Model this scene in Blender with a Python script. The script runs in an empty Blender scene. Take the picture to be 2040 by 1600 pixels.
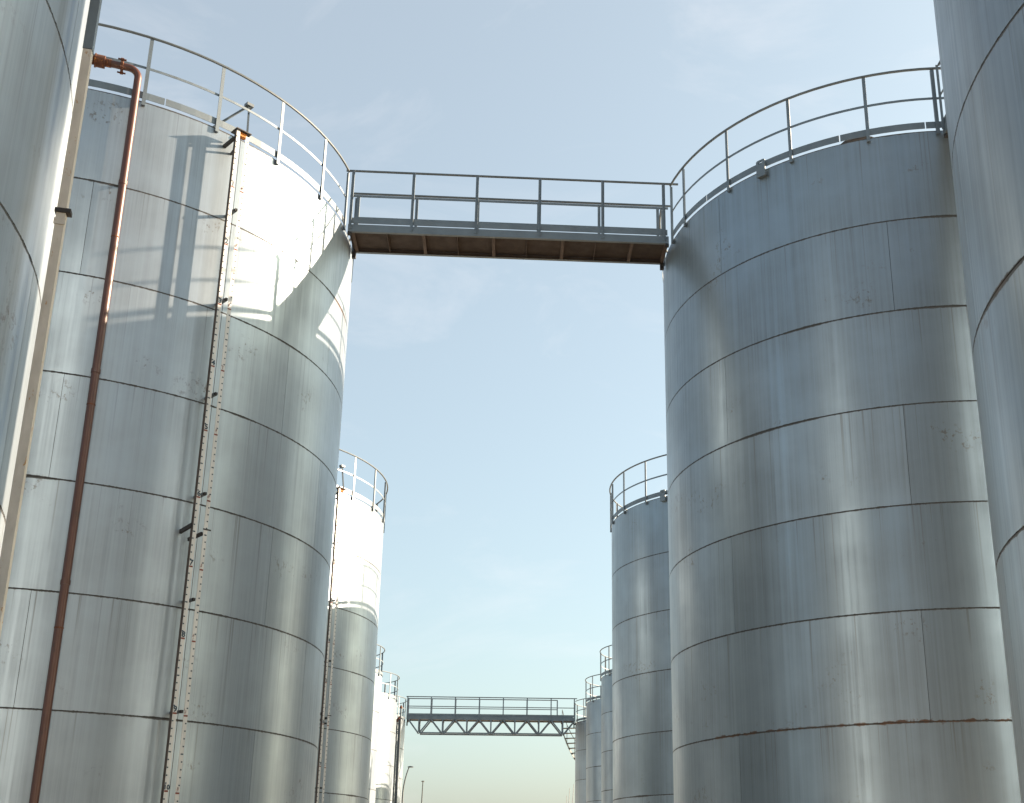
import bpy, bmesh, math, random
from mathutils import Vector, Matrix
random.seed(7)
R_ = math.radians
scene = bpy.context.scene
C = scene.collection

# ------------------------------------------------------------------ camera, sky, sun, exposure
CZ = 1.65                                   # eye height above the ground
SUN_AZ, SUN_EL = 75.2, 21.9                 # clockwise from +Y, above the horizon
EXPOSURE = 2.22
SKY_STRENGTH = 0.07
SUN_STRENGTH = 5.0

cd = bpy.data.cameras.new('camera'); cam = bpy.data.objects.new('camera', cd); C.objects.link(cam)
fw = Vector((0.063094, 0.949746, 0.306596)); rt = Vector((0.997713, -0.067483, 0.003726)); up = Vector((-0.024229, -0.30566, 0.951832))
cam.matrix_world = Matrix(((rt.x, up.x, -fw.x, 0), (rt.y, up.y, -fw.y, 0), (rt.z, up.z, -fw.z, CZ), (0, 0, 0, 1)))
cd.sensor_fit = 'HORIZONTAL'; cd.sensor_width = 36; cd.lens = 2305.853 / 2040 * 36
cd.shift_x = (1020 - 1156.207) / 2040; cd.shift_y = (991.513 - 800) / 2040
cd.clip_start = 0.05; cd.clip_end = 5000
scene.camera = cam

world = bpy.data.worlds.new('World'); scene.world = world; world.use_nodes = True
wn = world.node_tree; wn.nodes.clear()
wo = wn.nodes.new('ShaderNodeOutputWorld'); bg = wn.nodes.new('ShaderNodeBackground')
sky = wn.nodes.new('ShaderNodeTexSky'); sky.sky_type = 'NISHITA'; sky.sun_disc = False
sky.sun_elevation = R_(SUN_EL); sky.sun_rotation = R_(SUN_AZ)
sky.altitude = 0; sky.air_density = 1.0; sky.dust_density = 3.5; sky.ozone_density = 4.4
# thin high cloud veil: noise on the direction vector pales the sky a little
tc = wn.nodes.new('ShaderNodeTexCoord')
mp = wn.nodes.new('ShaderNodeMapping'); mp.inputs['Scale'].default_value = (1.6, 1.6, 4.5); mp.inputs['Location'].default_value = (3.1, 0.4, 1.7)
nz = wn.nodes.new('ShaderNodeTexNoise'); nz.inputs['Scale'].default_value = 2.4; nz.inputs['Detail'].default_value = 9; nz.inputs['Roughness'].default_value = 0.62; nz.inputs['Distortion'].default_value = 0.9
rmp = wn.nodes.new('ShaderNodeMapRange'); rmp.inputs['From Min'].default_value = 0.52; rmp.inputs['From Max'].default_value = 0.80; rmp.inputs['To Min'].default_value = 0.27; rmp.inputs['To Max'].default_value = 0.46
hs = wn.nodes.new('ShaderNodeHueSaturation'); hs.inputs['Saturation'].default_value = 0.95
tn = wn.nodes.new('ShaderNodeMix'); tn.data_type = 'RGBA'; tn.blend_type = 'MULTIPLY'; tn.inputs['Factor'].default_value = 1.0; tn.inputs['B'].default_value = (1.0, 1.01, 0.76, 1)
mx = wn.nodes.new('ShaderNodeMix'); mx.data_type = 'RGBA'; mx.inputs['B'].default_value = (3.45, 3.38, 3.45, 1)
L = wn.links.new
L(tc.outputs['Generated'], mp.inputs['Vector']); L(mp.outputs['Vector'], nz.inputs['Vector']); L(nz.outputs['Fac'], rmp.inputs['Value'])
L(sky.outputs['Color'], hs.inputs['Color']); L(hs.outputs['Color'], tn.inputs['A']); L(tn.outputs['Result'], mx.inputs['A']); L(rmp.outputs['Result'], mx.inputs['Factor'])
L(mx.outputs['Result'], bg.inputs['Color']); L(bg.outputs['Background'], wo.inputs['Surface'])
bg.inputs['Strength'].default_value = SKY_STRENGTH

sd = bpy.data.lights.new('sun', 'SUN'); sun = bpy.data.objects.new('sun', sd); C.objects.link(sun)
sdir = Vector((math.sin(R_(SUN_AZ)) * math.cos(R_(SUN_EL)), math.cos(R_(SUN_AZ)) * math.cos(R_(SUN_EL)), math.sin(R_(SUN_EL))))
sun.rotation_euler = sdir.to_track_quat('Z', 'Y').to_euler(); sun.location = sdir * 60
sd.energy = SUN_STRENGTH; sd.angle = R_(0.53); sd.color = (1.0, 0.77, 0.56)

vs = scene.view_settings
vs.view_transform = 'Standard'; vs.look = 'None'; vs.gamma = 1.0; vs.use_curve_mapping = False; vs.exposure = EXPOSURE
scene.cycles.max_bounces = 8; scene.cycles.diffuse_bounces = 4; scene.cycles.glossy_bounces = 5
scene.cycles.sample_clamp_indirect = 6

CH = 1.524                                   # height of one shell course

# ------------------------------------------------------------------ materials
class NT:
    def __init__(s, name):
        s.m = bpy.data.materials.new(name); s.m.use_nodes = True; s.t = s.m.node_tree
        s.b = s.t.nodes['Principled BSDF']
    def n(s, kind, **kw):
        o = s.t.nodes.new('ShaderNode' + kind)
        for k, v in kw.items(): setattr(o, k, v)
        return o
    def l(s, a, b): s.t.links.new(a, b)
    def val(s, sock, v):
        if isinstance(v, (int, float)): sock.default_value = v
        elif isinstance(v, (tuple, list)): sock.default_value = v
        else: s.l(v, sock)
    def math(s, op, a, b=0.0, c=None, clamp=False):
        o = s.n('Math', operation=op); o.use_clamp = clamp
        s.val(o.inputs[0], a); s.val(o.inputs[1], b)
        if c is not None: s.val(o.inputs[2], c)
        return o.outputs[0]
    def rng(s, x, a, b, c=0.0, d=1.0, smooth=False):
        o = s.n('MapRange'); o.interpolation_type = 'SMOOTHSTEP' if smooth else 'LINEAR'
        s.val(o.inputs['Value'], x)
        for k, v in (('From Min', a), ('From Max', b), ('To Min', c), ('To Max', d)): s.val(o.inputs[k], v)
        return o.outputs['Result']
    def noise(s, vec, scale3, detail=4, rough=0.55, dist=0.0, loc=(0, 0, 0)):
        m = s.n('Mapping'); m.inputs['Scale'].default_value = scale3; m.inputs['Location'].default_value = loc; s.l(vec, m.inputs['Vector'])
        o = s.n('TexNoise'); o.inputs['Scale'].default_value = 1.0; o.inputs['Detail'].default_value = detail; o.inputs['Roughness'].default_value = rough; o.inputs['Distortion'].default_value = dist
        s.l(m.outputs['Vector'], o.inputs['Vector']); return o.outputs['Fac']
    def mix(s, f, a, b, blend='MIX'):
        o = s.n('Mix', data_type='RGBA', blend_type=blend); s.val(o.inputs['Factor'], f)
        for k, v in (('A', a), ('B', b)):
            s.val(o.inputs[k], (*v, 1) if isinstance(v, tuple) and len(v) == 3 else v)
        return o.outputs['Result']
    def bump(s, hgt, strength, dist):
        o = s.n('Bump'); o.inputs['Strength'].default_value = strength; o.inputs['Distance'].default_value = dist; s.l(hgt, o.inputs['Height'])
        return o

def shell_material(name, rough, metal, tint, aniso=0.85, streak=1.0, seed=0.0):
    """weathered aluminium-painted plate: vertical run-off streaks, grime and rust creeping off the joints"""
    k = NT(name)
    pos = k.n('NewGeometry').outputs['Position']; loc = k.n('TexCoord').outputs['Object']
    sep = k.n('SeparateXYZ'); k.l(loc, sep.inputs[0]); z = sep.outputs['Z']
    rnd = k.n('ObjectInfo').outputs['Random']
    fine = k.noise(pos, (22, 22, 0.22), 4, 0.68, 0.0, (seed, seed, 0))
    mid = k.noise(pos, (6.5, 6.5, 0.12), 2, 0.6, 0.0, (seed + 4, seed, 1))
    blot = k.noise(pos, (0.8, 0.8, 0.9), 4, 0.6, 0.0, (seed, 2, 5))
    off = k.n('CombineXYZ'); k.l(k.math('MULTIPLY', rnd, 40.0), off.inputs[0]); k.l(k.math('MULTIPLY', rnd, 23.0), off.inputs[1])
    pv = k.n('VectorMath', operation='ADD'); k.l(pos, pv.inputs[0]); k.l(off.outputs[0], pv.inputs[1])
    broad = k.noise(pv.outputs[0], (1.3, 1.3, 0.7), 1, 0.5)
    amp = k.rng(blot, 0.35, 0.62, 0.25, 1.0)
    f1 = k.math('MULTIPLY_ADD', k.rng(fine, 0.34, 0.72, 0.06, -0.17), amp, 1.0)
    f2 = k.rng(mid, 0.3, 0.72, 1.03, 0.95)
    f3 = k.rng(blot, 0.3, 0.7, 1.05, 0.90)
    f4 = k.rng(rnd, 0, 1, 0.90, 1.08)
    f = k.math('MULTIPLY', k.math('MULTIPLY', f1, f2), k.math('MULTIPLY', f3, f4))
    sc = k.n('VectorMath', operation='SCALE'); sc.inputs[0].default_value = tint; k.l(f, sc.inputs['Scale'])
    col = sc.outputs['Vector']
    # narrow dark run-off lines starting under the upper joint of each plate
    drips = k.noise(pv.outputs[0], (26, 26, 0.10), 2, 0.6, 0.0, (seed + 7, 1, 2))
    dlen = k.rng(mid, 0.35, 0.65, 0.25, CH + 0.5)
    dfade = k.math('SUBTRACT', 1.0, k.math('DIVIDE', k.math('SUBTRACT', CH, z), dlen), clamp=True)
    dmask = k.math('MULTIPLY', k.rng(drips, 0.605, 0.68), dfade)
    col = k.mix(k.math('MULTIPLY', dmask, 0.5), col, (0.10, 0.095, 0.088))
    # grime and rust along the top and bottom edges
    edge = k.math('MINIMUM', z, k.math('SUBTRACT', CH - 0.015, z))
    en = k.noise(pos, (16, 16, 9), 3, 0.7)
    patch = k.noise(pos, (0.55, 0.55, 0.8), 1, 0.6, 0.0, (seed, 3, 8))
    wid = k.math('ADD', k.math('MULTIPLY', k.rng(en, 0.40, 0.78), 0.015), k.math('MULTIPLY', k.rng(patch, 0.60, 0.76), 0.022))
    em = k.math('SUBTRACT', 1.0, k.math('DIVIDE', edge, k.math('ADD', wid, 0.001)), clamp=True)
    grime = k.mix(k.rng(patch, 0.72, 0.80), (0.05, 0.052, 0.054), (0.10, 0.05, 0.028))
    col = k.mix(k.rng(em, 0.05, 0.4), col, grime)
    spz = k.n('SeparateXYZ'); k.l(pos, spz.inputs[0])
    dz = k.math('ABSOLUTE', k.math('SUBTRACT', spz.outputs['Z'], 11.062 + CZ - 6 * CH))
    rn = k.noise(pos, (7, 7, 14), 4, 0.7, 0.0, (3, 1, 4)); rp_ = k.noise(pos, (0.7, 0.7, 0.2), 1, 0.5, 0.0, (2.2, 5, 0))
    rm = k.math('MULTIPLY', k.math('SUBTRACT', 1.0, k.math('DIVIDE', dz, k.math('MULTIPLY_ADD', k.rng(rn, 0.40, 0.72), 0.055, 0.002)), clamp=True), k.rng(rp_, 0.40, 0.55)); rm = k.math('MULTIPLY', rm, k.math('MULTIPLY', k.math('COMPARE', spz.outputs['Y'], 17.0, 6.0), k.math('GREATER_THAN', spz.outputs['X'], 0.0)))
    col = k.mix(k.rng(rm, 0.05, 0.5, 0, 0.9), col, (0.085, 0.042, 0.022))
    # scuffs: clusters of little dark specks
    sp = k.noise(pos, (14, 14, 11), 4, 0.75); cl = k.noise(pos, (0.9, 0.9, 1.3), 2, 0.5, 0.0, (seed + 11.5, 4, 0.5))
    scuff = k.math('MULTIPLY', k.rng(sp, 0.55, 0.63), k.rng(cl, 0.625, 0.69))
    col = k.mix(k.math('MULTIPLY', scuff, 0.75), col, (0.12, 0.11, 0.10))
    k.l(col, k.b.inputs['Base Color'])
    r = k.math('ADD', k.rng(fine, 0.3, 0.7, rough - 0.05, rough + 0.07), k.rng(blot, 0.3, 0.7, -0.04, 0.05))
    r = k.math('ADD', k.math('ADD', r, k.math('MULTIPLY', em, 0.3)), k.rng(rnd, 0, 1, -0.03, 0.03))
    k.l(r, k.b.inputs['Roughness'])
    k.l(k.math('SUBTRACT', metal, k.math('MULTIPLY', em, metal)), k.b.inputs['Metallic'])
    tg = k.n('Tangent', direction_type='RADIAL', axis='Z'); k.l(tg.outputs[0], k.b.inputs['Tangent'])
    k.b.inputs['Anisotropic'].default_value = aniso; k.b.inputs['Anisotropic Rotation'].default_value = 0.25
    b1 = k.bump(broad, 0.22, 0.020)
    k.l(b1.outputs[0], k.b.inputs['Normal'])
    return k.m

def plain(name, col, rough=0.6, metal=0.0, var=0.15, scale=6.0, rust=None, rust_at=0.62, bump=0.0, zs=1.0):
    k = NT(name)
    pos = k.n('NewGeometry').outputs['Position']
    n1 = k.noise(pos, (scale, scale, scale * zs), 5, 0.6)
    sc = k.n('VectorMath', operation='SCALE'); sc.inputs[0].default_value = col; k.l(k.rng(n1, 0.25, 0.75, 1 + var, 1 - var), sc.inputs['Scale'])
    c = sc.outputs['Vector']
    if rust:
        n2 = k.noise(pos, (scale * 1.7, scale * 1.7, scale * 0.9), 6, 0.7, 0.5, (3, 8, 1))
        c = k.mix(k.rng(n2, rust_at, rust_at + 0.06), c, rust)
    k.l(c, k.b.inputs['Base Color'])
    k.l(k.rng(n1, 0.2, 0.8, max(rough - 0.1, 0.05), min(rough + 0.1, 1)), k.b.inputs['Roughness'])
    k.b.inputs['Metallic'].default_value = metal
    if bump:
        k.l(k.bump(n1, bump, 0.01).outputs[0], k.b.inputs['Normal'])
    return k.m

M = {}
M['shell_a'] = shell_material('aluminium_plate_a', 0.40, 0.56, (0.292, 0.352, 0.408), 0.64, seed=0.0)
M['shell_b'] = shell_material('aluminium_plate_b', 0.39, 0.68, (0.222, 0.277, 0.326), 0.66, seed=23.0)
M['seam'] = plain('rusty_joint', (0.020, 0.022, 0.024), 0.9, 0, 0.4, 9.0, (0.06, 0.03, 0.02), 0.76)
M['roof'] = plain('roof_plate', (0.42, 0.43, 0.43), 0.55, 0.3, 0.2, 2.0)
M['galv'] = plain('galvanised_steel', (0.115, 0.145, 0.17), 0.5, 0.3, 0.15, 3.0)
M['galv_dark'] = plain('dark_galvanised_steel', (0.085, 0.105, 0.12), 0.5, 0.3, 0.15, 3.0)
M['brown'] = plain('brown_primer', (0.040, 0.030, 0.026), 0.85, 0, 0.3, 5.0, (0.07, 0.04, 0.028), 0.64)
M['rib'] = plain('brown_rib_primer', (0.075, 0.056, 0.048), 0.8, 0, 0.25, 5.0)
M['board'] = plain('cream_gauge_paint', (0.41, 0.43, 0.44), 0.6, 0.1, 0.10, 5.0, (0.20, 0.11, 0.06), 0.71, zs=0.4)
M['board_old'] = plain('stained_gauge_paint', (0.44, 0.435, 0.415), 0.7, 0.0, 0.15, 14.0, (0.33, 0.20, 0.09), 0.62, zs=0.35)
M['flange'] = plain('rusted_flange', (0.050, 0.043, 0.040), 0.85, 0, 0.4, 8.0, (0.09, 0.045, 0.025), 0.62)
M['black'] = plain('black_bracket', (0.02, 0.02, 0.022), 0.7, 0, 0.3, 8.0)
M['ink'] = plain('blue_black_ink', (0.012, 0.035, 0.06), 0.7, 0, 0.2, 8.0)
M['redink'] = plain('faded_red_ink', (0.13, 0.035, 0.028), 0.8, 0, 0.4, 40.0)
M['pipe'] = plain('red_oxide_paint', (0.062, 0.021, 0.013), 0.42, 0.0, 0.22, 5.0, (0.040, 0.017, 0.011), 0.60, 0.15, zs=0.3)
M['rust'] = plain('bare_rust', (0.075, 0.025, 0.012), 0.85, 0, 0.4, 18.0, (0.33, 0.12, 0.02), 0.58, 0.4)
M['orange'] = plain('orange_rust', (0.42, 0.15, 0.03), 0.85, 0, 0.3, 20.0)
M['concrete'] = plain('concrete', (0.36, 0.34, 0.31), 0.9, 0, 0.2, 1.2)
M['lamp'] = plain('dark_lamp_metal', (0.06, 0.075, 0.085), 0.5, 0.4, 0.15, 5.0)
M['mast'] = plain('thin_mast', (0.25, 0.26, 0.27), 0.5, 0.3, 0.15, 5.0)

def ground_material():
    k = NT('yard_concrete')
    pos = k.n('NewGeometry').outputs['Position']
    a = k.noise(pos, (0.25, 0.25, 0.25), 8, 0.65); b = k.noise(pos, (9, 9, 9), 6, 0.7)
    c = k.mix(k.rng(a, 0.35, 0.65), (0.43, 0.35, 0.25), (0.50, 0.41, 0.295))
    c = k.mix(k.rng(b, 0.45, 0.75, 0, 0.4), c, (0.28, 0.245, 0.20))
    k.l(c, k.b.inputs['Base Color']); k.b.inputs['Roughness'].default_value = 0.9
    k.l(k.bump(b, 0.3, 0.01).outputs[0], k.b.inputs['Normal'])
    return k.m
M['ground'] = ground_material()

# ------------------------------------------------------------------ mesh helpers
def finish(name, bm, mat, parent=None, smooth=False, loc=(0, 0, 0), rotz=0.0):
    me = bpy.data.meshes.new(name); bmesh.ops.recalc_face_normals(bm, faces=bm.faces) ; bm.to_mesh(me); bm.free()
    me.materials.append(M[mat])
    if smooth:
        for p in me.polygons: p.use_smooth = True
        me.set_sharp_from_angle(angle=R_(40))
    return link(name, me, parent, loc, rotz)
def link(name, me, parent=None, loc=(0, 0, 0), rotz=0.0):
    o = bpy.data.objects.new(name, me); C.objects.link(o); o.parent = parent; o.location = loc; o.rotation_euler = (0, 0, rotz)
    return o
def empty(name, loc, rotz=0.0):
    o = bpy.data.objects.new(name, None); C.objects.link(o); o.location = loc; o.rotation_euler = (0, 0, rotz); o.empty_display_size = 0.3
    return o
def tag(o, label=None, cat=None, group=None, kind=None):
    for k, v in (('label', label), ('category', cat), ('group', group), ('kind', kind)):
        if v: o[k] = v
    return o
def box(bm, c, ax, ay, az, hx, hy, hz):
    """oriented box: centre c, unit axes, half sizes"""
    c = Vector(c); ax, ay, az = Vector(ax), Vector(ay), Vector(az)
    v = [bm.verts.new(c + ax * hx * i + ay * hy * j + az * hz * k) for i in (-1, 1) for j in (-1, 1) for k in (-1, 1)]
    for f in ((0, 1, 3, 2), (4, 6, 7, 5), (0, 4, 5, 1), (2, 3, 7, 6), (0, 2, 6, 4), (1, 5, 7, 3)): bm.faces.new([v[i] for i in f])
X, Y, Z = Vector((1, 0, 0)), Vector((0, 1, 0)), Vector((0, 0, 1))
def abox(bm, x0, x1, y0, y1, z0, z1): box(bm, ((x0 + x1) / 2, (y0 + y1) / 2, (z0 + z1) / 2), X, Y, Z, abs(x1 - x0) / 2, abs(y1 - y0) / 2, abs(z1 - z0) / 2)
def bar(bm, p, q, w, h=None, upv=Z):
    """rectangular bar from p to q"""
    p, q = Vector(p), Vector(q); d = (q - p); ln = d.length; d.normalize(); h = h or w
    s = d.cross(Vector(upv))
    if s.length < 1e-4: s = d.cross(X)
    s.normalize(); u = s.cross(d)
    box(bm, (p + q) / 2, d, s, u, ln / 2, w / 2, h / 2)
def tube(bm, pts, r, seg=10, closed=False, caps=True):
    pts = [Vector(p) for p in pts]; n = len(pts); rings = []
    ref = None
    for i, p in enumerate(pts):
        a = pts[(i - 1) % n] if (closed or i > 0) else p; b = pts[(i + 1) % n] if (closed or i < n - 1) else p
        d = (b - a).normalized()
        if ref is None:
            ref = d.cross(Z) if abs(d.z) < 0.95 else d.cross(X)
            ref.normalize()
        s = (ref - d * ref.dot(d)).normalized(); ref = s; u = d.cross(s)
        rr = r[i] if isinstance(r, (list, tuple)) else r
        rings.append([bm.verts.new(p + (s * math.cos(t) + u * math.sin(t)) * rr) for t in (2 * math.pi * j / seg for j in range(seg))])
    for i in range(n if closed else n - 1):
        A, B = rings[i], rings[(i + 1) % n]
        for j in range(seg): bm.faces.new((A[j], A[(j + 1) % seg], B[(j + 1) % seg], B[j]))
    if caps and not closed: bm.faces.new(rings[0][::-1]); bm.faces.new(rings[-1])
def polar(r, a, z=0.0): return Vector((r * math.cos(a), r * math.sin(a), z))
def arc_band(bm, r0, r1, z0, z1, a0, a1, step=R_(3.0)):
    """closed-section band bent round the tank axis"""
    n = max(2, int(abs(a1 - a0) / step) + 1); rings = []
    for i in range(n + 1):
        a = a0 + (a1 - a0) * i / n
        rings.append([bm.verts.new(polar(r, a, z)) for r, z in ((r0, z0), (r1, z0), (r1, z1), (r0, z1))])
    for i in range(n):
        for j in range(4): bm.faces.new((rings[i][j], rings[i][(j + 1) % 4], rings[i + 1][(j + 1) % 4], rings[i + 1][j]))
    bm.faces.new(rings[0][::-1]); bm.faces.new(rings[-1])
def lathe(bm, prof, seg=48, a0=0.0):
    rings = [[bm.verts.new(polar(r, a0 + 2 * math.pi * j / seg, z)) if r > 1e-5 else None for j in range(seg)] for r, z in prof]
    for i, (r, z) in enumerate(prof):
        if r <= 1e-5:
            v = bm.verts.new((0, 0, z)); rings[i] = [v] * seg
    for A, B in zip(rings, rings[1:]):
        for j in range(seg):
            f = []
            for v in (A[j], A[(j + 1) % seg], B[(j + 1) % seg], B[j]):
                if v not in f: f.append(v)
            if len(f) > 2: bm.faces.new(f)

# ------------------------------------------------------------------ the yard
bm = bmesh.new(); s = 1500
bm.faces.new([bm.verts.new(v) for v in ((-s, -s, 0), (s, -s, 0), (s, s, 0), (-s, s, 0))])
tag(finish('ground', bm, 'ground'), kind='structure')

# ------------------------------------------------------------------ tanks
GAP_H, GAP_V, PT = 0.009, 0.006, 0.007      # joint widths, plate standing proud of the joint

def plate_mesh(name, R, span, height, mat):
    """one curved shell plate: outer skin plus the four edges running back into the joint"""
    bm = bmesh.new(); n = max(6, int(math.degrees(span) / 2.6)); g = GAP_V / R / 2
    z0, z1 = GAP_H / 2, height - GAP_H / 2
    ob, ot, ib, it = [], [], [], []
    for i in range(n + 1):
        a = -span / 2 + g + (span - 2 * g) * i / n
        ob.append(bm.verts.new(polar(R, a, z0))); ot.append(bm.verts.new(polar(R, a, z1)))
        ib.append(bm.verts.new(polar(R - PT, a, z0))); it.append(bm.verts.new(polar(R - PT, a, z1)))
    for i in range(n):
        bm.faces.new((ob[i], ob[i + 1], ot[i + 1], ot[i]))
        bm.faces.new((ib[i], ib[i + 1], ob[i + 1], ob[i])); bm.faces.new((ot[i], ot[i + 1], it[i + 1], it[i]))
    bm.faces.new((ib[0], ob[0], ot[0], it[0])); bm.faces.new((ob[n], ib[n], it[n], ot[n]))
    me = bpy.data.meshes.new(name); bm.to_mesh(me); bm.free(); me.materials.append(M[mat])
    for p in me.polygons: p.use_smooth = True
    me.set_sharp_from_angle(angle=R_(40))
    return me

def norm(a):
    while a < -180: a += 360
    while a >= 180: a -= 360
    return a

def storage_tank(cx, cy, R, hrel, shell, odd, even, nplates, posts, gap, label, group, lug=None, toe_seg=20, vent=None):
    leg = 0.022 if shell == 'shell_a' else -0.022
    """odd / even: angle (deg) of one vertical joint in courses 1,3,5.. and 2,4,6..; gap: (from, to) deg left open in the railing"""
    H = hrel + CZ
    t = tag(empty('storage_tank', (cx, cy, 0)), label, 'tank', group)
    nc = int(H / CH); base = H - nc * CH
    # plinth, joint backing, plates
    bm = bmesh.new(); lathe(bm, [(0, 0.0), (R + 0.35, 0.0), (R + 0.35, base - 0.06), (R + 0.30, base - 0.015), (0, base - 0.015)], 64); finish('plinth', bm, 'concrete', t)
    bm = bmesh.new(); lathe(bm, [(R - 0.5, base), (R - PT + 0.001, base), (R - PT + 0.001, H - 0.02), (R - 0.5, H - 0.02)], 144); finish('joint_backing', bm, 'seam', t, smooth=True)
    span = 2 * math.pi / nplates
    me = plate_mesh('shell_plate', R, span, CH, shell)
    for c in range(nc):
        z = H - (c + 1) * CH; off = R_(odd if c % 2 == 0 else even) + span / 2
        for i in range(nplates):
            link('shell_plate', me, t, (0, 0, z), off + span * i)
    # shallow cone roof with its edge angle
    bm = bmesh.new(); lathe(bm, [(R - 0.03, H - 0.03), (R - 0.03, H - 0.008), (R - 0.35, H + 0.0), (0, H + R * 0.035)], 96); rf = finish('roof', bm, 'roof', t, smooth=True)
    if vent:
        v = Vector(vent); bm = bmesh.new(); lathe(bm, [(0.0, 0), (0.20, 0), (0.20, 0.24), (0.36, 0.26), (0.36, 0.31), (0.18, 0.40), (0, 0.42)], 24)
        finish('roof_vent', bm, 'flange', rf, smooth=True, loc=(v.x, v.y, H - 0.02))
    # railing: top rail with posts, mid rail and toe plate
    g0, g1 = gap if gap else (179.99, 180.0)
    full = gap is None
    a0 = R_(g1); a1 = R_(g0 + 360 if g0 < g1 else g0)
    rp = R + 0.045
    bm = bmesh.new(); n = 110
    if full: tube(bm, [polar(rp, 2 * math.pi * i / n, H + 1.12) for i in range(n)], 0.021, 8, closed=True)
    else: tube(bm, [polar(rp, a0 + (a1 - a0) * i / n, H + 1.12) for i in range(n + 1)], 0.021, 8)
    rail = finish('guard_rail', bm, 'galv_dark', t, smooth=True)
    bm = bmesh.new()
    arc_band(bm, rp - 0.034, rp - 0.026, H + 0.56, H + 0.60, a0, a1 if not full else a0 + 2 * math.pi - 0.001); finish('mid_rail', bm, 'galv', rail)
    # toe plate in bent lengths that butt with small gaps
    L_ = (a1 - a0) if not full else 2 * math.pi
    for i in range(toe_seg):
        b0 = a0 + L_ * i / toe_seg + 0.002; b1 = a0 + L_ * (i + 1) / toe_seg - 0.002
        dz = random.uniform(-0.006, 0.006)
        bm = bmesh.new(); arc_band(bm, rp - 0.034, rp - 0.027, H + 0.032 + dz, H + 0.150 + dz, b0, b1); finish('toe_plate', bm, 'galv', rail)
    bm = bmesh.new(); box(bm, (0.0, 0, 0.51), X, Y, Z, 0.006, 0.027, 0.60); box(bm, (-0.024, leg, 0.51), X, Y, Z, 0.018, 0.005, 0.60)
    pm = bpy.data.meshes.new('post'); bmesh.ops.recalc_face_normals(bm, faces=bm.faces); bm.to_mesh(pm); bm.free(); pm.materials.append(M['galv'])
    for a in posts:
        link('post', pm, rail, polar(rp - 0.006, R_(a), H), R_(a))
    if lug is not None:
        bm = bmesh.new()
        N = 16; outer, inner = [], []
        for i in range(N):
            th = 2 * math.pi * i / N + math.pi / N; cx_, sz_ = math.cos(th), math.sin(th)
            k = 1 / max(abs(cx_), abs(sz_)); outer.append((cx_ * k * 0.085, sz_ * k * 0.06)); inner.append((cx_ * 0.05, sz_ * 0.028))
        for off in (0.0, 0.02):
            pass
        vo = [[bm.verts.new((x, y, z + 0.10)) for y, z in outer] for x in (0.055, 0.075)]
        vi = [[bm.verts.new((x, y, z + 0.10)) for y, z in inner] for x in (0.055, 0.075)]
        for i in range(N):
            j = (i + 1) % N
            bm.faces.new((vo[0][i], vo[0][j], vi[0][j], vi[0][i])); bm.faces.new((vo[1][i], vo[1][j], vi[1][j], vi[1][i]))
            bm.faces.new((vo[0][i], vo[0][j], vo[1][j], vo[1][i])); bm.faces.new((vi[0][i], vi[0][j], vi[1][j], vi[1][i]))
        box(bm, (0.065, 0, -0.056), X, Y, Z, 0.01, 0.085, 0.0955); box(bm, (0.0275, 0, -0.11), X, Y, Z, 0.0275, 0.08, 0.03)
        finish('lifting_lug', bm, 'galv', t, loc=polar(R, R_(lug), H), rotz=R_(lug))
    return t, H

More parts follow.
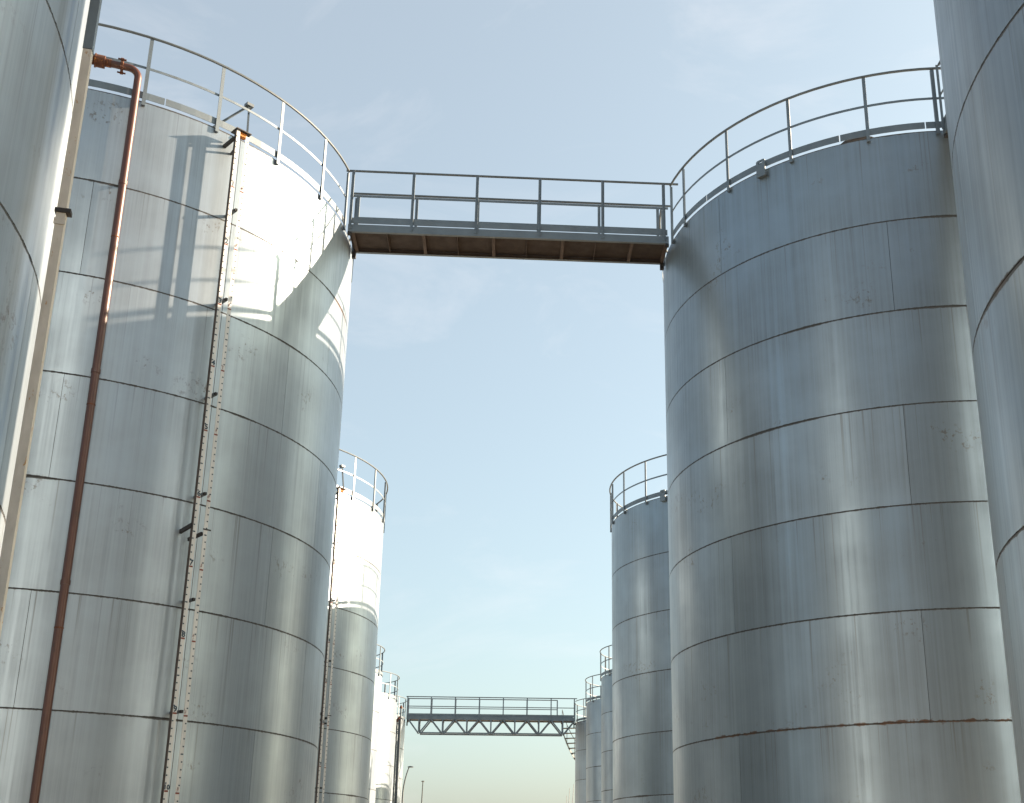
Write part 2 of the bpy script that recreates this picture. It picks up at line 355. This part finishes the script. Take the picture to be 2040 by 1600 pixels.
def text_mesh(body, size):
    cu = bpy.data.curves.new('numeral', 'FONT'); cu.body = body; cu.size = size; cu.align_x = 'CENTER'; cu.extrude = 0.0012; cu.offset = 0.0035; cu.resolution_u = 3
    o = bpy.data.objects.new('tmp', cu); C.objects.link(o); dg = bpy.context.evaluated_depsgraph_get()
    me = bpy.data.meshes.new_from_object(o.evaluated_get(dg)); bpy.data.objects.remove(o); bpy.data.curves.remove(cu)
    return me
NUM = {}
def level_gauge(t, R, H, ang, ztop, nmax, numerals=True, board='board', arm=None, side='flange'):
    """two long scale boards on stand-off brackets, a pulley cap on top; metres counted downwards from ztop"""
    a = R_(ang); rf = R + 0.31
    zb = 0.6
    # local frame: x outwards, y to the right, z up, origin on tank axis
    def part(name, bm, mat, parent): return finish(name, bm, mat, parent, rotz=a if parent is t else 0.0)
    yl, yr, w = -0.105, 0.055, 0.058
    bm = bmesh.new(); abox(bm, rf - 0.060, rf, yl - 0.006, yl, zb, ztop + 0.02)
    g = part('level_gauge', bm, side, t)
    bm = bmesh.new(); abox(bm, rf - 0.005, rf + 0.001, yl + 0.0005, yl + w, zb, ztop + 0.02); part('scale_board', bm, board, g)
    bm = bmesh.new(); abox(bm, rf - 0.005, rf + 0.001, yr, yr + w, zb, ztop - 0.03); abox(bm, rf - 0.055, rf - 0.0052, yr + w - 0.006, yr + w, zb, ztop - 0.03); part('scale_board', bm, board, g)
    # ticks every 10 cm, longer on half metres and (red) on full metres
    bm = bmesh.new(); br = bmesh.new()
    n = int((ztop - zb) * 10)
    for i in range(1, n):
        z = ztop - i * 0.1
        full, half = i % 10 == 0, i % 5 == 0
        dst = br if full else bm
        ln = w - 0.004 if full else (w * 0.62 if half else w * 0.36)
        th = 0.011 if full else 0.0095
        abox(dst, rf + 0.0012, rf + 0.0022, yl + 0.002, yl + 0.002 + ln, z - th, z + th)
        abox(dst, rf + 0.0012, rf + 0.0022, yr + (0.002 if full else w - 0.006 - ln), yr + (0.002 + ln if full else w - 0.006), z - th - 0.02, z + th - 0.02)
    tag(part('tick_marks', bm, 'ink', g), kind='stuff'); part('metre_marks', br, 'redink', g)
    if numerals:
        for m in range(1, nmax + 1):
            z = ztop - m
            if z < zb: break
            if m not in NUM:
                me = text_mesh(str(m), 0.105 if m < 10 else 0.085); me.materials.append(M['ink']); NUM[m] = me
            o = link('numeral', NUM[m], g, (rf + 0.003, yl + w * 0.52, z + 0.022)); o.rotation_euler = (R_(90), 0, R_(90))
            # worn red figure on the other board
            bm = bmesh.new()
            for _ in range(5):
                y0 = yr + 0.008 + random.random() * 0.03; z0 = z + 0.0 + random.random() * 0.05
                bar(bm, (rf + 0.0018, y0, z0), (rf + 0.0018, y0 + random.uniform(-0.012, 0.014), z0 + random.uniform(0.012, 0.035)), 0.002, 0.009, X)
            part('worn_figure', bm, 'redink', g)
    # stand-off brackets at the joints
    k = 1
    while H - k * CH > zb + 0.3:
        z = H - k * CH + 0.075
        bm = bmesh.new(); abox(bm, R, rf - 0.052, yr - 0.05, yr + 0.0, z - 0.018, z + 0.018); part('bracket', bm, 'galv', g)
        bm = bmesh.new(); abox(bm, rf - 0.051, rf - 0.012, yr - 0.040, yr - 0.004, z - 0.020, z + 0.020); part('clamp', bm, 'black', g)
        k += 1
    # cap with pulley, upper arm to the shell
    bm = bmesh.new(); abox(bm, rf - 0.16, rf + 0.03, yl - 0.02, yr + w + 0.02, ztop + 0.021, ztop + 0.036); part('cap_plate', bm, 'black', g)
    bm = bmesh.new(); abox(bm, rf - 0.10, rf - 0.02, yl + 0.07, yr + 0.02, ztop - 0.05, ztop + 0.020); part('pulley_block', bm, 'orange', g)
    bm = bmesh.new(); bar(bm, (rf - 0.03, yl - 0.01, ztop - 0.13), (R, yl - 0.03, ztop - 0.17), 0.05, 0.04); bar(bm, (rf - 0.05, yl + 0.07, ztop - 0.2), (R, yl + 0.10, ztop - 0.24), 0.03, 0.03); part('upper_arm', bm, 'black', g)
    bm = bmesh.new(); tube(bm, [(rf - 0.05, 0.0, ztop - 0.05), (rf - 0.05, 0.0, zb)], 0.004, 5); part('float_wire', bm, 'flange', g)
    if arm is not None:
        bm = bmesh.new(); bar(bm, (rf - 0.03, yl - 0.006, arm), (R + 0.01, yl - 0.03, arm - 0.05), 0.03, 0.06); bar(bm, (rf - 0.03, yr, arm - 0.09), (R + 0.05, yr - 0.08, arm - 0.15), 0.03, 0.05); part('guide_arm', bm, 'black', g)
        bm = bmesh.new(); bar(bm, (rf + 0.004, yr - 0.01, arm - 0.03), (rf + 0.004, yr + w + 0.05, arm - 0.03), 0.006, 0.02); part('pointer', bm, 'black', g)
    return g
def rim_channel(t, R, H, ang):
    # rust-stained steel channel standing just off the shell
    a = R_(ang); zc = 6.85
    bm = bmesh.new(); abox(bm, R + 0.100, R + 0.155, -0.030, -0.022, 0.5, zc); abox(bm, R + 0.149, R + 0.155, -0.0218, 0.03, 0.5, zc); abox(bm, R + 0.100, R + 0.106, -0.0218, 0.03, 0.5, zc)
    g = finish('rim_channel', bm, 'board_old', t, rotz=a)
    bm = bmesh.new(); abox(bm, R + 0.097, R + 0.158, -0.033, 0.03, zc + 0.004, H - 0.1); finish('upper_channel', bm, 'galv', g)
    for z in (2.3, 5.62, 8.6, 11.4):
        bm = bmesh.new(); abox(bm, R + 0.09, R + 0.185, -0.042, 0.02, z - 0.014, z + 0.014); finish('bracket', bm, 'black', g)
        bm = bmesh.new(); abox(bm, R + 0.094, R + 0.162, -0.038, -0.0305, z - 0.10, z - 0.055); finish('splice_plate', bm, 'board_old', g)
def wire_tripod(t, R, H, ang):
    """little bracket over the railing that leads the gauge wire"""
    bm = bmesh.new(); a = R_(ang)
    top = polar(R - 0.10, a + R_(2.6), H + 0.76)
    bar(bm, polar(R + 0.12, a + R_(1.2), H + 0.02), top, 0.03); bar(bm, polar(R - 0.35, a - R_(5.5), H + 0.05), top, 0.03)
    box(bm, top, polar(1, a), polar(1, a + math.pi / 2), Z, 0.05, 0.06, 0.025)
    finish('wire_tripod', bm, 'galv_dark', t)

def fill(angles, step, lo, hi):
    """explicit angles plus a regular run from hi.. round to lo"""
    out = list(angles); a = hi
    while a < lo + 360 - step * 0.4:
        out.append(norm(a)); a += step
    return out

H1, H2, H3 = 11.062, 9.397, 7.595
tall, far = 'tall steel storage tanks along the alley', 'small far storage tanks'
# left row
tA1, hA1 = storage_tank(-7.501, 19.34, 4.484, H1, 'shell_a', -28.2, -72.0, 6, fill([-9.2, -22.2, -36.7, -51.2, -65.5, -79.8], 14.4, -94.2, 1.5), (-9.2, 1.5),
    'tall steel tank on the left with rust-red riser pipe, numbered gauge and railing shadow', tall)
tA2, hA2 = storage_tank(-7.756, 31.707, 4.271, H2, 'shell_a', -44.0, -15.8, 6, [norm(-2.3 - 14.4 * i) for i in range(25)], None,
    'left tank with sunlit white top and slim gauge, right behind the riser-pipe tank', tall)
tC, hC = storage_tank(-7.26, 5.81, 4.345, H1 + 0.165, 'shell_a', 42.0, 12.3, 6, [norm(14.4 * i) for i in range(25)], None,
    'nearest left tank cut off by the picture edge, rusty cream gauge channel on its rim', tall)
# right row
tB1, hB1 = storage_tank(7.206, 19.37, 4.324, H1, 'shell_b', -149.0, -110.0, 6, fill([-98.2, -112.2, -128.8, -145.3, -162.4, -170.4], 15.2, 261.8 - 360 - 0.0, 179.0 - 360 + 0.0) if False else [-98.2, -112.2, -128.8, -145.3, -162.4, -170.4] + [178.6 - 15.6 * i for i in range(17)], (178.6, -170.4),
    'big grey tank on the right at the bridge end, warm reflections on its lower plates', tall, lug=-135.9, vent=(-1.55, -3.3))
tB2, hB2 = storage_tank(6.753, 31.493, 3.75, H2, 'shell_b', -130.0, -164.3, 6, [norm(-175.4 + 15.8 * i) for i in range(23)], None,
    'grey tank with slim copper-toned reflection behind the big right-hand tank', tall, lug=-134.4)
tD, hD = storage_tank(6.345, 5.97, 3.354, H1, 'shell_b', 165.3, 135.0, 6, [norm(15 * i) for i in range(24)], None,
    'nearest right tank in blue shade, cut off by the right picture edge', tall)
# far groups
RS = 2.611
farL = ['sunlit cream far-left tank half hidden behind the slim-gauge tank', 'brightest sunlit far-left tank with open guard rail, standing left of the pipes', 'far-left tank carrying the left end of the truss bridge']
farR = ['far-right grey tank tucked closest behind the copper-toned one, its railing the highest', 'far-right grey tank between the truss bridge tank and the highest railing', 'far-right tank at the right end of the truss bridge, stairs behind']
TA, TB = [], []
for (x, y), lab, p0, gap in zip(((-7.586, 48.118), (-7.568, 55.46), (-7.774, 63.169)), farL, (-13.9, -6.4, -7.2), (None, None, (-7.2, 12.0))):
    TA.append(storage_tank(x, y, RS, H3, 'shell_a', p0 - 60, p0 - 15, 4, [norm(p0 - 20.5 * i) for i in range(17)], gap, lab, far, toe_seg=12))
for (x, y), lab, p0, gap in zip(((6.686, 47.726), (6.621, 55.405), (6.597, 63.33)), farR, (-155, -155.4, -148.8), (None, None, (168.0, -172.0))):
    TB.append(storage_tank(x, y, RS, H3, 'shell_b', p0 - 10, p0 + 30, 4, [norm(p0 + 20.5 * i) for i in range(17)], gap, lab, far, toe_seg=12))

level_gauge(tA1, 4.484, hA1, -47.45, 10.958 + CZ, 11, True, arm=CZ + 4.55)
wire_tripod(tA1, 4.484, hA1, -46.5)
level_gauge(tA2, 4.271, hA2, -40.3, H2 - 0.05 + CZ, 9, True, arm=CZ + 3.6)
wire_tripod(tA2, 4.271, hA2, -38.5)
rim_channel(tC, 4.345, hC, 11.0)
level_gauge(TA[2][0], RS, TA[2][1], -50.0, H3 + CZ - 0.1, 7, False)

# ------------------------------------------------------------------ footbridges
def footbridge(loc, rotz, L_, W, label, post_x, cat='footbridge', ribs=10, over=(0.1, 0.2)):
    """plate-girder walkway; local x along the span, near side at y = -W/2, z = 0 at tank-top level"""
    t = tag(empty('footbridge', loc, rotz), label, cat)
    y0, y1 = -W / 2, W / 2
    for sgn, y in ((-1, y0), (1, y1)):
        bm = bmesh.new(); ya, yb = (y, y + 0.008) if sgn < 0 else (y - 0.008, y)
        abox(bm, 0, L_, ya, yb, -0.135, 0.012)
        yc, yd = (y + 0.008, y + 0.055) if sgn < 0 else (y - 0.055, y - 0.008)
        abox(bm, 0, L_, yc, yd, -0.1345, -0.128)
        finish('edge_beam', bm, 'galv', t)
        bm = bmesh.new(); ya2, yb2 = (y + 0.0085, y + 0.014) if sgn < 0 else (y - 0.014, y - 0.0085)
        abox(bm, 0.01, L_ - 0.01, ya2, yb2, -0.127, -0.052); finish('beam_web', bm, 'brown', t)
        bm = bmesh.new(); ya, yb = (y + 0.012, y + 0.018) if sgn < 0 else (y - 0.018, y - 0.012)
        abox(bm, 0.02, L_ - 0.02, ya, yb, 0.038, 0.155); finish('toe_plate', bm, 'galv', t)
        bm = bmesh.new(); tube(bm, [(-over[0], y + 0.02 * -sgn, 1.13), (L_ + over[1], y + 0.02 * -sgn, 1.13)], 0.021, 8); finish('top_rail', bm, 'galv_dark', t, smooth=True)
        bm = bmesh.new(); yy = y + 0.02 * -sgn; abox(bm, 0.0, L_, yy - 0.004, yy + 0.004, 0.585, 0.628); finish('mid_rail', bm, 'galv', t)
        for x in post_x:
            bm = bmesh.new(); ye, yf = (y - 0.008, y - 0.001) if sgn < 0 else (y + 0.001, y + 0.008)
            abox(bm, x - 0.027, x + 0.027, ye, yf, -0.085, 1.11); ye2, yf2 = (y - 0.042, y - 0.0082) if sgn < 0 else (y + 0.0082, y + 0.042)
            abox(bm, x + 0.021, x + 0.0268, ye2, yf2, -0.085, 1.11)
            finish('post', bm, 'galv', t)
    bm = bmesh.new(); abox(bm, 0.0, L_, y0 + 0.0145, y1 - 0.0145, -0.050, -0.042); finish('deck_plate', bm, 'brown', t)
    for i in range(ribs):
        x = 0.06 + (L_ - 0.12) * i / (ribs - 1)
        wide = i % 2 == 0 or i == ribs - 1
        bm = bmesh.new(); abox(bm, x - 0.004, x + 0.004, y0 + 0.0575, y1 - 0.0575, -0.126, -0.051)
        if wide: abox(bm, x + 0.0042, x + 0.055, y0 + 0.0575, y1 - 0.0575, -0.126, -0.119)
        finish('cross_rib', bm, 'rib', t)
    for x in (0.03, L_ - 0.03):
        bm = bmesh.new(); abox(bm, x - 0.035, x + 0.035, y1 - 0.075, y1 - 0.012, -0.26, -0.1362); finish('hanger', bm, 'black', t)
        bm = bmesh.new(); abox(bm, x - 0.035, x + 0.035, y0 + 0.012, y0 + 0.075, -0.18, -0.1362); finish('hanger', bm, 'black', t)
    return t
bx0, bx1 = -2.98, 2.84
footbridge((bx0, 18.98, H1 + CZ), 0, bx1 - bx0, 0.79, 'steel footbridge with brown underside spanning the two big tanks', [0.035, 1.135, 2.295, 3.445, 4.605, 5.735])
footbridge((7.17, 15.02, H1 + CZ), R_(-90), 5.78, 1.05, 'short catwalk behind the right edge tank, leading from the bridge-end tank', [0.05, 1.45, 2.88, 4.3, 5.7], over=(-0.05, 0.1))

def truss_bridge():
    x0, x1, yf, yb, zd = -5.09, 3.93, 63.0, 63.75, 7.68 + CZ
    t = tag(empty('truss_bridge', (x0, yf, zd)), 'distant grey footbridge on triangular trusses between the far tanks', 'footbridge')
    L_ = x1 - x0; bay = L_ / 7
    for y in (0.0, yb - yf):
        bm = bmesh.new(); abox(bm, 0, L_, y - 0.03, y + 0.03, -0.02, 0.17); finish('edge_beam', bm, 'galv', t)
        bm = bmesh.new(); abox(bm, 0.05, L_ - 0.05, y - 0.006, y + 0.006, 0.20, 0.30); finish('toe_plate', bm, 'galv', t)
        bm = bmesh.new(); tube(bm, [(-0.05, y, 1.19), (L_ + (0.12 if y == 0 else -0.9), y, 1.19)], 0.026, 8); finish('top_rail', bm, 'galv_dark', t, smooth=True)
        bm = bmesh.new(); tube(bm, [(0, y, 0.68), (L_ - (0 if y == 0 else 0.9), y, 0.68)], 0.022, 8); finish('mid_rail', bm, 'galv_dark', t, smooth=True)
        for i in range(8):
            if y > 0 and i == 7: continue
            x = min(max(bay * i, 0.03), L_ - 0.03); 
            if y > 0 and i == 6: x = L_ - 0.92
            bm = bmesh.new(); abox(bm, x - 0.03, x + 0.03, y - 0.062, y - 0.031, 0.0, 1.17); finish('post', bm, 'galv', t)
        zc = -0.72
        bm = bmesh.new(); bar(bm, (bay * 0.55, y, zc), (L_ - bay * 0.5, y, zc), 0.07, 0.07); finish('bottom_chord', bm, 'galv', t)
        for i in range(7):
            xb = bay * (i + 0.5) + (0.03 if i == 0 else 0)
            bm = bmesh.new(); bar(bm, (xb, y, zc + 0.036), (xb, y, -0.022), 0.07, 0.07, X); finish('truss_vertical', bm, 'galv', t)
            for s_, xt in ((-1, bay * i), (1, bay * (i + 1))):
                yo = y + 0.045 * s_
                bm = bmesh.new(); bar(bm, (xb + 0.05 * s_, yo, zc + 0.02), (xt - 0.04 * s_ + (0.07 if (i == 0 and s_ < 0) else 0), yo, -0.024), 0.05, 0.07); finish('truss_diagonal', bm, 'galv', t)
    bm = bmesh.new(); abox(bm, 0.0, L_, 0.031, yb - yf - 0.031, 0.02, 0.03); finish('deck_plate', bm, 'black', t)
    for i in range(15):
        x = 0.05 + (L_ - 0.1) * i / 14
        bm = bmesh.new(); abox(bm, x - 0.03, x + 0.03, 0.031, yb - yf - 0.031, -0.10, 0.019); finish('cross_rib', bm, 'black', t)
    for x in (0.02, L_ - 0.02):
        bm = bmesh.new(); abox(bm, x - 0.03, x + 0.03, 0.3, 0.4, -0.32, -0.101); finish('hanger', bm, 'black', t)
truss_bridge()

# stair winding down the back of the far right tank
def winding_stair():
    cx, cy = 6.597, 63.33; r0, r1 = RS + 0.04, RS + 0.80
    t = tag(empty('winding_stair', (cx, cy, 0)), 'dark open-tread stair curving down behind the tank at the right bridge end', 'stairs')
    z = H3 + CZ - 0.16; a = 166.0
    ra, rb = [], []
    for i in range(14):
        bm = bmesh.new(); arc_band(bm, r0, r1, z - 0.035, z, R_(a), R_(a - 5.2), R_(2)); finish('tread', bm, 'lamp', t)
        ra.append(polar(r1 + 0.012, R_(a - 2.6), z - 0.02)); rb.append(polar(r1 + 0.012, R_(a - 2.6), z + 1.0))
        z -= 0.245; a -= 4.4
    bm = bmesh.new()
    for p, q in zip(ra, ra[1:]): bar(bm, p, q, 0.012, 0.12)
    finish('stringer', bm, 'lamp', t)
    bm = bmesh.new(); tube(bm, rb, 0.02, 6); finish('handrail', bm, 'lamp', t)
    for i in (0, 3, 6, 9, 12):
        bm = bmesh.new(); tube(bm, [ra[i], rb[i]], 0.018, 6); finish('baluster', bm, 'lamp', t)
    # carrying bracket near the turn
    b = ra[8]; bm = bmesh.new(); k = R_(166 - 8 * 4.4 - 2.6)
    bar(bm, polar(r0, k, b.z - 0.08), polar(r1, k, b.z - 0.08), 0.05, 0.06); bar(bm, polar(r1, k, b.z - 0.1), polar(r0, k, b.z - 0.75), 0.05, 0.06); finish('bracket', bm, 'lamp', t)
winding_stair()

# ------------------------------------------------------------------ rust-red riser on the left tank
def arc_pts(c, u, v, r, n=8):
    return [c + u * r * math.cos(t) + v * r * math.sin(t) for t in (math.pi / 2 * i / n for i in range(n + 1))]
def riser():
    ax, ay = -5.722, 15.13
    t = tag(empty('riser_pipe', (ax, ay, 0)), 'rust-red pipe climbing the left tank and bending away above its rim', 'pipe')
    zt = H1 + CZ + 0.46; d = Vector((-0.955, -0.29, 0.0)).normalized(); rb = 0.15
    c = Vector((0, 0, zt - rb)) + d * rb
    pts = [Vector((0, 0, 0.05)), Vector((0, 0, 3.0)), Vector((0, 0, 6.0)), Vector((0, 0, 9.0)), Vector((0, 0, zt - rb - 0.02))] + arc_pts(c, -d, Z, rb) + [c + Z * rb + d * 0.25]
    bm = bmesh.new(); tube(bm, pts, 0.054, 20); finish('pipe_run', bm, 'pipe', t, smooth=True)
    e = c + Z * rb
    def disc(name, s0, s1, r, mat, seg=20):
        bm = bmesh.new(); tube(bm, [e + d * s0, e + d * s1], r, seg); return finish(name, bm, mat, t, smooth=True)
    f = disc('flange', 0.075, 0.11, 0.085, 'rust')
    side = d.cross(Z)
    for k in range(4):
        an = math.pi / 4 + k * math.pi / 2; o = e + (side * math.cos(an) + Z * math.sin(an)) * 0.098
        bm = bmesh.new(); tube(bm, [o + d * 0.035, o + d * 0.155], 0.013, 6); tube(bm, [o + d * 0.07, o + d * 0.115], 0.024, 6); finish('bolt', bm, 'rust', f)
    disc('reducer', 0.24, 0.331, 0.062, 'rust'); disc('coupling', 0.331, 0.455, 0.095, 'rust'); disc('coupling_ring', 0.455, 0.475, 0.105, 'rust')
    disc('valve_neck', 0.475, 0.53, 0.07, 'rust'); disc('end_flange', 0.53, 0.56, 0.115, 'rust'); disc('feed_pipe', 0.56, 1.9, 0.055, 'pipe')
    for z in (2.2, 5.2, 8.2, 11.2):
        bm = bmesh.new(); lathe(bm, [(0.055, -0.03), (0.062, -0.03), (0.062, 0.03), (0.055, 0.03)], 16)
        n = Vector((math.cos(R_(113)), math.sin(R_(113)), 0)); bar(bm, n * 0.062, n * 0.094, 0.03, 0.05); finish('pipe_clamp', bm, 'pipe', t, loc=(0, 0, z))
    for z in (1.5, 4.6, 7.7, 10.3):
        bm = bmesh.new(); lathe(bm, [(0.0545, -0.012), (0.058, -0.006), (0.058, 0.006), (0.0545, 0.012)], 16); finish('weld_bead', bm, 'rust', t, loc=(0, 0, z))
riser()

# dark vertical pipes in front of the far left tank
for x, zt, lab in ((-5.33, 7.19, 'dark pipe beside the far-left tank, leftmost of three'), (-5.235, 7.31, 'dark pipe beside the far-left tank, middle of three'), (-5.165, 7.87, 'tall rust-topped pipe beside the truss bridge tank, rightmost of three')):
    t = tag(empty('stand_pipe', (x, 60.25, 0)), lab, 'pipe', 'pipes by the far-left tank')
    bm = bmesh.new(); tube(bm, [(0, 0, 0), (0, 0, zt + CZ)], 0.04, 8); finish('pipe_run', bm, 'lamp', t, smooth=True)
    bm = bmesh.new(); tube(bm, [(0, 0, zt + CZ), (0, 0, zt + CZ + 0.06), (0.0, 0, zt + CZ + 0.16)], [0.075, 0.075, 0.03], 8); finish('pipe_head', bm, 'rust', t, smooth=True)
    bm = bmesh.new(); bar(bm, (-0.09, 0.0, zt + CZ - 0.5), (0.09, 0.0, zt + CZ - 0.5), 0.05, 0.05); finish('clamp', bm, 'lamp', t)

# ------------------------------------------------------------------ street lamps and masts in the gap
def street_lamp(x, y, zt, reach, ry, label):
    t = tag(empty('street_lamp', (x, y, 0)), label, 'street lamp', 'street lamps beyond the alley')
    bm = bmesh.new(); pts = [Vector((0, 0, 0)), Vector((0, 0, zt * 0.45)), Vector((0, 0, zt * 0.76))]
    for i in range(1, 9):
        u = i / 8; pts.append(Vector((reach * u * u, ry * u * u, zt * 0.76 + (zt * 0.24 - 0.05) * u)))
    rr = [0.085, 0.075, 0.06] + [0.055 - 0.02 * i / 8 for i in range(8)]
    tube(bm, pts, rr, 10); finish('pole', bm, 'lamp', t, smooth=True)
    e = pts[-1]; dv = Vector((reach, ry, 0)).normalized(); sv = dv.cross(Z)
    bm = bmesh.new(); prof = [(-0.10, 0.04, 0.04), (0.0, 0.12, 0.07), (0.12, 0.15, 0.08), (0.26, 0.12, 0.06), (0.32, 0.05, 0.03)]
    rings = []
    for u, w, h in prof: rings.append([bm.verts.new(e + dv * u + sv * (w * math.cos(q)) + Z * (h * math.sin(q) * (1.0 if math.sin(q) > 0 else 0.45))) for q in (2 * math.pi * j / 12 for j in range(12))])
    for A, B in zip(rings, rings[1:]):
        for j in range(12): bm.faces.new((A[j], A[(j + 1) % 12], B[(j + 1) % 12], B[j]))
    bm.faces.new(rings[0][::-1]); bm.faces.new(rings[-1]); finish('lamp_head', bm, 'lamp', t, smooth=True)
street_lamp(-6.78, 84, 6.93 + CZ, 0.35, 0.0, 'street lamp with curved arm, taller of the two beyond the alley')
street_lamp(-6.34, 98, 6.9 + CZ, 0.04, -0.3, 'short street lamp with blunt dark head, right of the curved one')
for x, z, lean, lab in ((9.27, 10.39, 0.35, 'thin leaning pole beside the truss bridge tank, nearest it'), (8.75, 9.9, 0.25, 'thin leaning pole, middle of three low beside the far-right tank'), (8.39, 8.97, 0.06, 'shortest thin pole, leftmost of three beside the far-right tank')):
    t = tag(empty('pole', (x - lean * 2.2, 150, 0)), lab, 'pole', 'thin poles at the end of the alley')
    bm = bmesh.new(); tube(bm, [(0, 0, 0), (lean * 2.2, 0, z + CZ)], [0.09, 0.03], 8); finish('shaft', bm, 'mast', t, smooth=True)
    bm = bmesh.new(); tube(bm, [(0, 0, 0), (0, 0, 0.12)], [0.2, 0.12], 10); finish('foot', bm, 'mast', t)
